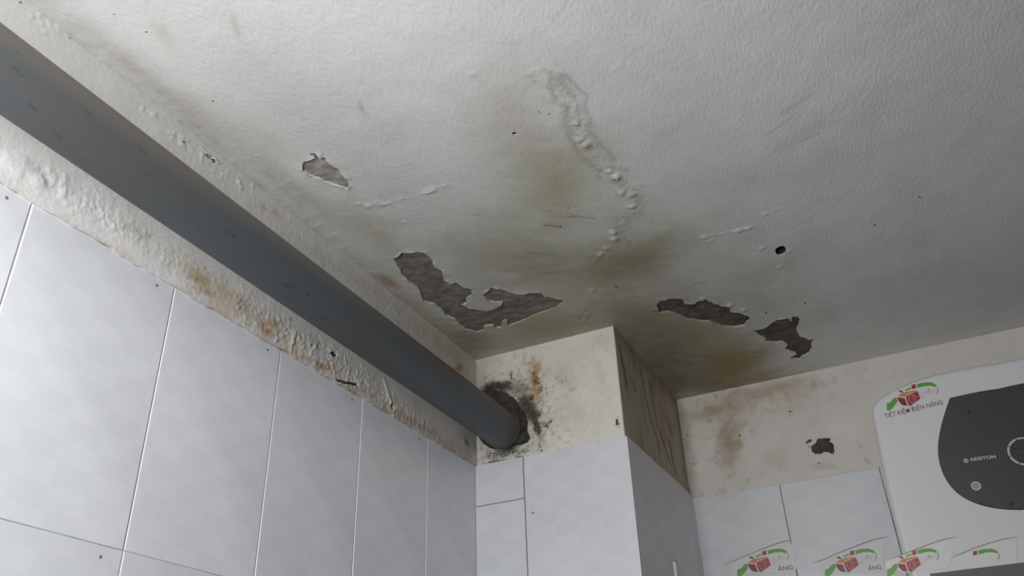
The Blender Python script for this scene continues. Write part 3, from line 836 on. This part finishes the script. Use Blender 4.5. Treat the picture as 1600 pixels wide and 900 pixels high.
def front_m(u, v):
    P = np.stack([u, v], 1)
    m = .10 * blob('front', P, 860, 600, 50, 0, 45, .4, 30, 1, 1)
    for cx, cy, ax, ay, b, s in [(790, 650, 62, 0, 60, .34), (780, 604, 30, 0, 12, .46), (825, 640, 20, 30, 20, .44), (840, 668, 6, 26, 9, .42), (790, 708, 50, -6, 12, .34), (838, 590, 8, 18, 8, .33), (800, 590, 30, -6, 14, .24), (880, 590, 30, 10, 20, .22), (900, 560, 40, -8, 18, .17), (870, 640, 30, 0, 30, .16), (815, 715, 25, -3, 4, .36), (775, 722, 30, -5, 3, .4), (965, 662, 8, 0, 9, .25), (900, 700, 60, -11, 4, .2), (850, 545, 70, -18, 3, .2)]:
        m = np.maximum(m, s * blob('front', P, cx, cy, ax, ay, b, .6, 40, 1.3, 3))
    return m

us = np.linspace(0.0, CW, 154); vs = np.linspace(-BH - 0.001, 0.0, 116)
panel('plaster_face', 'front', us, vs, [collar] + fchip, front_h, front_c, front_m, M_COLP, co, rim=0.0008, skirt=0.001)
px0, pz0, pr, psx, psz = 0.0984, -0.2290, 0.0440, -0.0041, -0.0050      # drain pipe axis at the column, radius, slopes
Y_END = -0.052
def loft_collar():
    """A rough plug of mortar that swells from the column face to the end of the pipe."""
    c0 = collar.mean(0)
    ang = np.arctan2(collar[:, 1] - c0[1], collar[:, 0] - c0[0])
    rad = np.hypot(collar[:, 0] - c0[0], collar[:, 1] - c0[1]) + 0.003
    o_ = np.argsort(ang); ang, rad = ang[o_], rad[o_]
    n, k = 72, 14
    t = np.linspace(-np.pi, np.pi, n, endpoint=False)
    R0 = np.interp(t, ang, rad, period=2 * np.pi)
    ring0 = np.stack([c0[0] + R0 * np.cos(t), np.full(n, 0.004), c0[1] + R0 * np.sin(t)], 1)
    ring1 = np.stack([px0 + (pr + .0002) * np.cos(t), np.full(n, Y_END - 0.004), pz0 + (pr + .0002) * np.sin(t)], 1)
    V = []
    for j in range(k + 1):
        w = j / k
        q = ring0 * (1 - w) + ring1 * w
        d = 0.0022 * fbm(t * 3 + 9, w * 5 + np.zeros(n), 1.3, 7, 3) * math.sin(math.pi * min(w * 1.05, 1)) ** .5
        cc_ = q.mean(0)
        dirs = q - cc_; dirs[:, 1] = 0
        dirs /= np.linalg.norm(dirs, axis=1)[:, None]
        V.append(q + dirs * d[:, None])
    V = np.vstack(V); V[:, 2] += H
    F = [[j * n + i, j * n + (i + 1) % n, (j + 1) * n + (i + 1) % n, (j + 1) * n + i] for j in range(k) for i in range(n)]
    F += [list(range(n)), [k * n + i for i in range(n)]]
    return link('mortar_collar', mesh_np('mortar_collar', V, F), M_MORTAR, co, smooth=True)
loft_collar()
for poly in fchip:
    cement('front', poly, 0.0006, M_MORTAR, co, 0.002, 0.0003, margin=0.003)

def side_h(u, v):
    return np.maximum(0.0012 + 0.0006 * fbm(u, v, 12, 90, 3) + 0.0003 * np.abs(fbm(u * 3, v, 22, 91, 2)), .0003)

def side_c(u, v):
    P = np.stack([u, v], 1)
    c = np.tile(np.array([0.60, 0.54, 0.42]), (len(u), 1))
    c *= (1 + 0.06 * fbm(u, v, 9, 92, 3))[:, None]
    run = np.clip(fbm(u * 2.6, v * 0.5, 14, 93, 3) + .1, 0, 1) * np.clip((u - .02) / .12, 0, 1)
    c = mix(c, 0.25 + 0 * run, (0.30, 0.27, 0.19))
    c = mix(c, 0.60 * run, (0.27, 0.16, 0.09))
    for pts, w in [([(1000, 580), (1012, 640), (1030, 700)], .006), ([(1015, 600), (1025, 660), (1045, 720)], .006), ([(985, 590), (992, 610)], .005), ([(1040, 655), (1050, 680)], .006), ([(968, 545), (978, 600)], .012), ([(1045, 690), (1055, 740)], .008)]:
        c = mix(c, .75 * streak('side', P, pts, w, .5, 40), (.17, .09, .05))
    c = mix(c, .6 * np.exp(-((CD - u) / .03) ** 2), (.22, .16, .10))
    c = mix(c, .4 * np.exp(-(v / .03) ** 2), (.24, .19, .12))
    return c

def side_m(u, v):
    return .10 + .08 * np.clip(fbm(u * 3, v, 12, 96, 2), -1, 1)

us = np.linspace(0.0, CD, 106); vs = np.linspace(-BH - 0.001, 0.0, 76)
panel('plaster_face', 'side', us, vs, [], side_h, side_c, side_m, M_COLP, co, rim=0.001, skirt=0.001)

# column tiles stand proud of the plaster
T = 0.008
zr = [-BH - 0.40 * k for k in range(6)] + [-H]
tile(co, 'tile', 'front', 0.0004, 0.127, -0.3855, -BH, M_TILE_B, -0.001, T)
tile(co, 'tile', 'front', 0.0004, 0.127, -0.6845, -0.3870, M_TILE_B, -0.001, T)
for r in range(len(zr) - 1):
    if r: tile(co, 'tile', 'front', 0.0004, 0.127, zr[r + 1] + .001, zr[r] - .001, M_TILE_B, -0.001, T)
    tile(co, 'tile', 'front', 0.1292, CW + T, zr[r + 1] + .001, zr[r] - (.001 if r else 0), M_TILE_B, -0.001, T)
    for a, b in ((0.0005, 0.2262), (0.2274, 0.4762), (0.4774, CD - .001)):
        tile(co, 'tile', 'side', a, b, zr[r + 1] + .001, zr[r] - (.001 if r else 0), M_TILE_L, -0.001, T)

# ------------------------------------------------------------------ drain pipe
def tube(name, a, b, r, mat, parent, seg=64, rings=40, wob=0.0):
    a, b = np.array(a), np.array(b)
    d = (b - a) / np.linalg.norm(b - a)
    s = np.cross(d, [0, 0, 1]); s /= np.linalg.norm(s)
    w = np.cross(s, d)
    V, F = [], []
    for i in range(rings + 1):
        c = a + (b - a) * i / rings
        for k in range(seg):
            t = 2 * math.pi * k / seg
            V.append(c + r * (math.cos(t) * s + math.sin(t) * w))
    for i in range(rings):
        for k in range(seg):
            F.append([i * seg + k, i * seg + (k + 1) % seg, (i + 1) * seg + (k + 1) % seg, (i + 1) * seg + k])
    F.append(list(range(seg))[::-1]); F.append([rings * seg + k for k in range(seg)])
    V = np.array(V); V[:, 2] += H
    o = link(name, mesh_np(name, V, F), mat, parent, smooth=True)
    return o

axis = lambda y: (px0 + psx * y, y, pz0 + psz * y)
dp = empty('drain_pipe')
tag(dp, 'long grey plastic drain pipe running along the left wall into the column', 'pipe')
tube('pipe_body', axis(Y_FRONT + 0.005), axis(Y_END), pr, M_PIPE, dp)
tube('pipe_end_ring', axis(Y_END - 0.004), axis(Y_END - 0.001), pr + 0.0008, M_PIPE, dp, 64, 2)

# ------------------------------------------------------------------ water heater
def prism(name, plane, pts, h0, h1, mat, parent):
    pts = np.asarray(pts)
    n = len(pts)
    a = xyz(plane, pts[:, 0], pts[:, 1], np.full(n, h0)); b = xyz(plane, pts[:, 0], pts[:, 1], np.full(n, h1))
    bm = bmesh.new()
    va = [bm.verts.new(p) for p in a]; vb = [bm.verts.new(p) for p in b]
    for k in range(n):
        bm.faces.new((va[k], va[(k + 1) % n], vb[(k + 1) % n], vb[k]))
    bm.faces.new(va[::-1]); f = bm.faces.new(vb)
    bmesh.ops.recalc_face_normals(bm, faces=bm.faces[:])
    bmesh.ops.triangulate(bm, faces=[q for q in bm.faces if len(q.verts) > 4])
    me = bpy.data.meshes.new(name); bm.to_mesh(me); bm.free()
    return link(name, me, mat, parent)

def smooth_poly(pts, k=2, keep=()):
    P = [np.asarray(p, float) for p in pts]
    for _ in range(k):
        Q = []
        for i in range(len(P) - 1):
            Q += [P[i] * .75 + P[i + 1] * .25, P[i] * .25 + P[i + 1] * .75]
        P = [P[0]] + Q + [P[-1]]
    return P

def offset_poly(pts, d):
    pts = np.asarray(pts); n = len(pts)
    area = 0.5 * np.sum(pts[:, 0] * np.roll(pts[:, 1], -1) - np.roll(pts[:, 0], -1) * pts[:, 1])
    s = 1 if area > 0 else -1
    out = []
    for i in range(n):
        e1 = pts[i] - pts[i - 1]; e2 = pts[(i + 1) % n] - pts[i]
        n1 = np.array([-e1[1], e1[0]]) / (np.linalg.norm(e1) + 1e-12); n2 = np.array([-e2[1], e2[0]]) / (np.linalg.norm(e2) + 1e-12)
        nn = n1 + n2; nn /= np.linalg.norm(nn) + 1e-12
        out.append(pts[i] + s * nn * d / max(.4, nn @ n1))
    return np.array(out)

wh = empty('water_heater')
tag(wh, 'white wall-mounted electric water heater with charcoal control panel and dial', 'water heater')
XC, ZB = 1.20, -0.665
side_px = [(1404, 845), (1388, 780), (1375, 715), (1366, 668), (1362, 648), (1363, 636), (1370, 627), (1385, 616), (1410, 604), (1440, 592), (1475, 583), (1510, 576), (1555, 569), (1600, 563)]
left_o = [uv('heater_edge', *p) for p in side_px]
left_o = [np.array([left_o[0][0], ZB + 0.045]), ] + left_o
left_o = [np.array([left_o[0][0] + .05, ZB]), np.array([left_o[0][0] + .018, ZB + .012]), ] + left_o
ztop = left_o[-1][1]
left_o = [p for p in left_o if p[0] < XC - 0.02]
left_o = smooth_poly(left_o, 2)
outl = left_o + [np.array([2 * XC - p[0], p[1]]) for p in left_o[::-1]]
outl = np.array(outl)
rings = [(outl, -0.2992), (outl, -0.014)]           # measured from the front plane y = 0.225
BV = 0.013
for k in range(1, 6):
    t_ = k / 5 * math.pi / 2
    rings.append((offset_poly(outl, BV * (1 - math.cos(t_))), -0.014 + 0.014 * math.sin(t_)))
V = np.vstack([xyz('heater', r[:, 0], r[:, 1], np.full(len(r), h)) for r, h in rings])
n = len(outl)
F = [[i * n + k, i * n + (k + 1) % n, (i + 1) * n + (k + 1) % n, (i + 1) * n + k] for i in range(len(rings) - 1) for k in range(n)]
F += [list(range(n)), [(len(rings) - 1) * n + k for k in range(n)]]
me = mesh_np('casing', V, F)
bm = bmesh.new(); bm.from_mesh(me)
bmesh.ops.recalc_face_normals(bm, faces=bm.faces[:])
for f in bm.faces: f.smooth = len(f.verts) == 4
bm.to_mesh(me); bm.free()
case = link('casing', me, M_CASE, wh)
# dark strip along the foot of the front
foot = [uv('heater', *p) for p in [(1432, 893), (1520, 889), (1600, 883)]]
zf = sum(p[1] for p in foot) / 3 - 0.001
prism('foot_strip', 'heater', [(0.925, ZB + 0.016), (2 * XC - 0.925, ZB + 0.016), (2 * XC - 0.925, zf), (0.925, zf)], 0.0, 0.003, M_TRIM, wh)

PXC = 1.158
pan_px = [(1485, 622.5), (1530, 612.5), (1565, 607.5), (1597, 604.5)]
pan_l = [(1595, 796), (1570, 795.5), (1540, 791), (1512, 781), (1491, 766), (1476, 745), (1468, 722), (1466, 700), (1469, 675), (1477, 645), (1485, 622.5)]
pl_ = smooth_poly([uv('heater', *p) for p in pan_l], 2)
tp_ = smooth_poly([uv('heater', *p) for p in pan_px], 2)[1:]
half = [p for p in pl_ + tp_ if p[0] <= PXC]
pan = np.array(half + [np.array([2 * PXC - p[0], p[1]]) for p in half[::-1]])
prism('panel_gap', 'heater', offset_poly(pan, -0.0012), -0.001, 0.0004, M_HOLE, wh)
cp = prism('control_panel', 'heater', pan, -0.001, 0.0035, M_DARK, wh)
cp['label'] = 'charcoal control panel'
HP = 0.0035

def disc(name, c, r0, r1, h0, h1, mat, parent, n=40, a0=0, a1=2 * math.pi):
    full = abs(a1 - a0 - 2 * math.pi) < 1e-6
    ts = [a0 + (a1 - a0) * k / n for k in range(n if full else n + 1)]
    outer = [c + r1 * np.array([math.cos(t), math.sin(t)]) for t in ts]
    if r0 <= 0:
        return prism(name, 'heater', outer, h0, h1, mat, parent)
    m = len(ts)
    V = []
    for r, h in ((r1, h0), (r1, h1), (r0, h1), (r0, h0)):
        q = np.array([c + r * np.array([math.cos(t), math.sin(t)]) for t in ts])
        V.append(xyz('heater', q[:, 0], q[:, 1], np.full(m, h)))
    F = [[i * m + k, i * m + (k + 1) % m, ((i + 1) % 4) * m + (k + 1) % m, ((i + 1) % 4) * m + k] for i in range(4) for k in range(m if full else m - 1)]
    return link(name, mesh_np(name, np.vstack(V), F), mat, parent)

dc = uv('heater', 1599.5, 706)
rd = np.linalg.norm(uv('heater', 1599.5, 684.5) - dc)
dial = disc('dial', dc, 0, rd * .80, HP, HP + 0.010, M_KNOB, wh)
disc('dial_grip', dc, 0, rd * .45, HP + .010, HP + .014, M_DARK, dial, 24)
g = [dc + np.array([math.cos(t), math.sin(t)]) * r for t, r in ((2.5, rd * .75), (2.75, rd * .75), (5.65, rd * .75), (5.9, rd * .75))]
prism('dial_pointer', 'heater', g, HP + .010, HP + .017, M_DARK, dial)
for k in range(8):
    a = k * math.pi / 4 + 0.25
    disc('dial_mark', dc, rd * .86, rd * 1.0, HP - .0005, HP + .0007, M_SILV, wh, 8, a, a + math.pi / 4 - 0.07)
lc = uv('heater', 1525.3, 760.5)
rl = np.linalg.norm(uv('heater', 1525.3, 753.6) - lc)
lamp = disc('indicator_lens', lc, 0, rl * .72, HP, HP + .002, M_LENS, wh, 24)
disc('lens_ring', lc, rl * .72, rl, HP - .0005, HP + .0028, M_SILV, lamp, 28)
for q in ((1514.5, 645), (1580, 788.5)):
    c = uv('heater', *q)
    s_ = disc('screw_recess', c, 0, 0.0034, HP - .0005, HP + .0006, M_HOLE, wh, 14)

FONT = None
def text_mesh(name, s, plane, p0, p1, cap_px, h, thick, mat, parent, bold=0.0, spacing=1.0):
    """Lettering lying on a plane: baseline runs from photo-traced point p0 to p1."""
    cu = bpy.data.curves.new(name, 'FONT')
    cu.body = s
    cu.offset = bold
    cu.space_character = spacing
    cu.extrude = 0.0
    ob = bpy.data.objects.new(name, cu)
    COL.objects.link(ob)
    dg = bpy.context.evaluated_depsgraph_get()
    me = bpy.data.meshes.new_from_object(ob.evaluated_get(dg))
    bpy.data.objects.remove(ob)
    n = len(me.vertices)
    co_ = np.zeros(n * 3, np.float32); me.vertices.foreach_get('co', co_)
    co_ = co_.reshape(-1, 3)
    a, b = uv(plane, *p0), uv(plane, *p1)
    up = uv(plane, (p0[0] + p1[0]) / 2, (p0[1] + p1[1]) / 2 - cap_px) - uv(plane, (p0[0] + p1[0]) / 2, (p0[1] + p1[1]) / 2)
    up = np.array([0.0, np.linalg.norm(up)])
    w = co_[:, 0].max() - co_[:, 0].min()
    s0 = (co_[:, 0] - co_[:, 0].min()) / w
    t0 = co_[:, 1] / 0.70
    q = a + s0[:, None] * (b - a) + t0[:, None] * up
    X = xyz(plane, q[:, 0], q[:, 1], np.full(n, h))
    me.vertices.foreach_set('co', X.astype(np.float32).ravel())
    me.materials.clear()
    me.update()
    o = link(name, me, mat, parent)
    return o

text_mesh('brand_lettering', 'ARISTON', 'heater', (1516.0, 721.3), (1556.5, 716.6), 5.0, HP + .0006, 0, M_SILV, wh, 0.03, 1.05)
# emblem: rounded house-like outline with a ring inside
ec = uv('heater', 1509.3, 720.7)
er = 0.0050
em = disc('brand_emblem', ec, er * .72, er * 1.05, HP - .0003, HP + .0006, M_SILV, wh, 6, 0.26, 0.26 + 2 * math.pi)
disc('emblem_dot', ec, er * .2, er * .45, HP - .0003, HP + .0006, M_SILV, em, 16)

# ------------------------------------------------------------------ heater sticker and its clone-stamped repeats (red box with a green arrow)
def ribbon(name, plane, pts, w, h, mat, parent):
    P = np.array([uv(plane, *p) for p in pts])
    T_ = np.gradient(P, axis=0)
    N_ = np.stack([-T_[:, 1], T_[:, 0]], 1); N_ /= np.linalg.norm(N_, axis=1)[:, None] + 1e-12
    wv = np.full(len(P), w / 2); wv[0] *= .35; wv[-1] *= .35
    a = P + N_ * wv[:, None]; b = P - N_ * wv[:, None]
    V = np.vstack([xyz(plane, a[:, 0], a[:, 1], np.full(len(a), h)), xyz(plane, b[:, 0], b[:, 1], np.full(len(a), h))])
    n = len(P)
    return link(name, mesh_np(name, V, [[k, k + 1, n + k + 1, n + k] for k in range(n - 1)]), mat, parent)

def zp(pts):       # points measured on an enlarged view of the first sticker
    return [(1360 + x / 11.25, 580 + y / 11.25) for x, y in pts]

ART = [
    ('arrow', zp([(285, 565), (345, 550), (400, 485), (455, 455), (480, 520), (440, 590), (390, 650), (330, 690), (290, 695)]), M_GREEN, .0004),
    ('arrow_tail', zp([(610, 325), (715, 285), (725, 308), (620, 352)]), M_GREEN, .0004),
    ('box_outline', zp([(455, 450), (480, 410), (560, 365), (790, 325), (845, 345), (870, 400), (900, 485), (700, 632), (640, 628), (540, 612), (480, 535)]), M_PAPER, .0005),
    ('box_lid', zp([(480, 440), (565, 382), (780, 338), (822, 350), (640, 408), (612, 458)]), M_ORANGE, .0007),
    ('box_side', zp([(470, 458), (603, 478), (655, 612), (560, 598), (492, 525)]), M_RED2, .0007),
    ('box_front', zp([(622, 468), (642, 428), (828, 352), (850, 405), (882, 482), (705, 615), (672, 600)]), M_RED, .0007),
    ('box_knob', zp([(722, 250), (790, 225), (806, 298), (735, 318)]), M_RED, .0007),
    ('box_stem', zp([(485, 345), (545, 335), (580, 375), (545, 378)]), M_INK, .0008),
    ('arrow_arc', zp([(815, 232), (920, 203), (1050, 196), (1130, 222), (1168, 262), (1140, 278), (1080, 257), (960, 260), (832, 297)]), M_GREEN, .0006),
]
LOOP = [('script_ring', zp([(735 + 58 * math.cos(t) + 0.0, 485 + 70 * math.sin(t)) for t in np.linspace(0.2, 5.9, 16)]), .0011, M_PINK, .0009),
        ('script_ring', zp([(770 + 26 * math.cos(t), 465 + 40 * math.sin(t)) for t in np.linspace(-.4, 5.4, 12)]), .0010, M_PINK, .0009),
        ('script_stroke', zp([(800, 470), (830, 420), (845, 470), (870, 430)]), .0010, M_PINK, .0009),
        ('script_stroke', zp([(890, 425), (905, 455), (935, 455), (965, 430)]), .0009, M_GREY, .0006),
        ('script_stroke', zp([(900, 400), (950, 345), (975, 375), (930, 420)]), .0007, M_PINK, .0006),
        ('script_stroke', zp([(990, 410), (1005, 330), (1030, 310), (1020, 390), (1050, 330), (1060, 385)]), .0008, M_GREY, .0006),
        ('script_stroke', zp([(1065, 385), (1085, 330), (1095, 380), (1120, 320), (1130, 355)]), .0008, M_PINK, .0006),
        ('arc_tip', zp([(1165, 262), (1188, 310), (1185, 350), (1155, 402)]), .0012, M_INK, .0006)]

def sticker_art(root, plane, dx, dy, skip=(), base=0.0):
    for nm, pts, mat, h in ART:
        if nm in skip: continue
        prism(nm, plane, [uv(plane, x + dx, y + dy) for x, y in pts], base, base + h, mat, root)
    for nm, pts, w, mat, h in LOOP:
        if nm in skip: continue
        ribbon(nm, plane, [(x + dx, y + dy) for x, y in pts], w, base + h + .0001, mat, root)

def backing(root, plane, pts, base, edge):
    b_ = prism('backing', plane, [uv(plane, *p) for p in pts], base - .0006, base, M_PAPER, root)
    ribbon('backing_edge', plane, edge, .0024, base + .0003, M_GREY, root)  # grey border line, also painted as the shadow line of the lifted edge
    return b_

# the sticker at the heater's upper corner is printed straight on the casing
es = prism('energy_sticker', 'heater', [uv('heater', *p) for p in zp([(285, 560), (330, 690), (245, 760), (262, 830), (1290, 590), (1270, 490), (1200, 410), (1190, 250), (1050, 190), (800, 205), (480, 330)])], -0.0004, 0.00012, M_CASE, wh)
es['label'] = 'sticker with a red box, green arrow and lettering'
sticker_art(es, 'heater', 0, 0, (), 0.00015)
text_mesh('lettering', 'TIẾT KIỆM ĐIỆN NĂNG', 'heater', zp([(262, 828)])[0], zp([(1278, 578)])[0], 6.6, .0006, 0, M_INK, es, 0.004)

def clone(plane, dx, dy, back, edge, text, skip, root, base):  # flat label standing for a clone-stamped repeat of the heater's sticker
    backing(root, plane, back, base, edge)
    sticker_art(root, plane, dx, dy, skip, base)
    if text:
        text_mesh('lettering', 'ĂNG', plane, text[0], text[1], 6.4, base + .0006, 0, M_INK, root, 0.004)

s1 = empty('sticker')
tag(s1, 'clone-stamped repeat of the red box sticker on the white tiles nearest the column', 'sticker', 'sticker repeats along the bottom')
clone('back', -233.3, 260, [(1141, 880), (1165, 869.5), (1190, 859.5), (1215, 850), (1234, 845.5), (1243, 860), (1244, 890), (1236, 895), (1146, 897)],
      [(1132, 882), (1150, 875.5), (1170, 867), (1190, 858.5), (1212, 850), (1225, 846), (1238, 844.5)], ((1216.5, 892.5), (1239.5, 889.5)), (), s1, 0.0018)
s2 = empty('sticker')
tag(s2, 'clone-stamped repeat of the red box sticker on the white tiles beside the water heater', 'sticker', 'sticker repeats along the bottom')
clone('back', -96.3, 260, [(1276, 880), (1302, 868.5), (1327, 858.5), (1352, 849.5), (1377, 842.5), (1383, 860), (1381, 890), (1373, 895), (1283, 897)],
      [(1271, 879), (1285, 875.5), (1305, 866.5), (1327, 857.5), (1350, 848.5), (1370, 842), (1390, 838.5)], ((1357.5, 892), (1377.5, 889)), (), s2, 0.0018)
s3 = empty('energy_sticker'); s3.parent = wh
s3['label'] = 'clone-stamped repeat of the red box sticker low on the casing'
clone('heater', 0.7, 259.5, [(1384, 879), (1388, 875), (1410, 866.5), (1435, 857.5), (1462, 848), (1485, 841.5), (1492, 858), (1480, 889), (1404, 891), (1384, 893)],
      [(1386, 875.5), (1410, 866.5), (1435, 857), (1455, 849.5), (1475, 843), (1495, 839)], None, (), s3, 0.0008)
s4 = empty('energy_sticker'); s4.parent = wh
s4['label'] = 'partial clone-stamped repeat of the sticker with green arc and small red square low on the casing'
clone('heater', 95.7, 260, [(1489, 870.5), (1510, 861.5), (1540, 850.5), (1570, 843), (1588, 841), (1588, 884), (1560, 889), (1500, 889)],
      [(1488, 871), (1500, 866), (1520, 857.5), (1545, 849), (1568, 842.5), (1590, 839)], None,
      ('arrow', 'box_outline', 'box_lid', 'box_side', 'box_front', 'box_stem', 'script_ring', 'script_stroke', 'arrow_tail'), s4, 0.0008)

# ------------------------------------------------------------------ small white clip on the column side
cc = uv('side', 1047, 879)
c2 = uv('side', 1051, 903)
cl = empty('cable_clip')
tag(cl, 'small white plastic clip on the shaded side of the column', 'clip')
w = 0.0045
prism('clip_body', 'side', [(cc[0] - w, cc[1]), (cc[0] + w, cc[1]), (cc[0] + w, c2[1] - .03), (cc[0] - w, c2[1] - .03)], T, T + 0.006, M_WHITEP, cl)
prism('clip_cap', 'side', [(cc[0] - w * 1.3, cc[1]), (cc[0] + w * 1.3, cc[1]), (cc[0] + w, cc[1] + .004), (cc[0] - w, cc[1] + .004)], T, T + 0.007, M_GREY, cl)
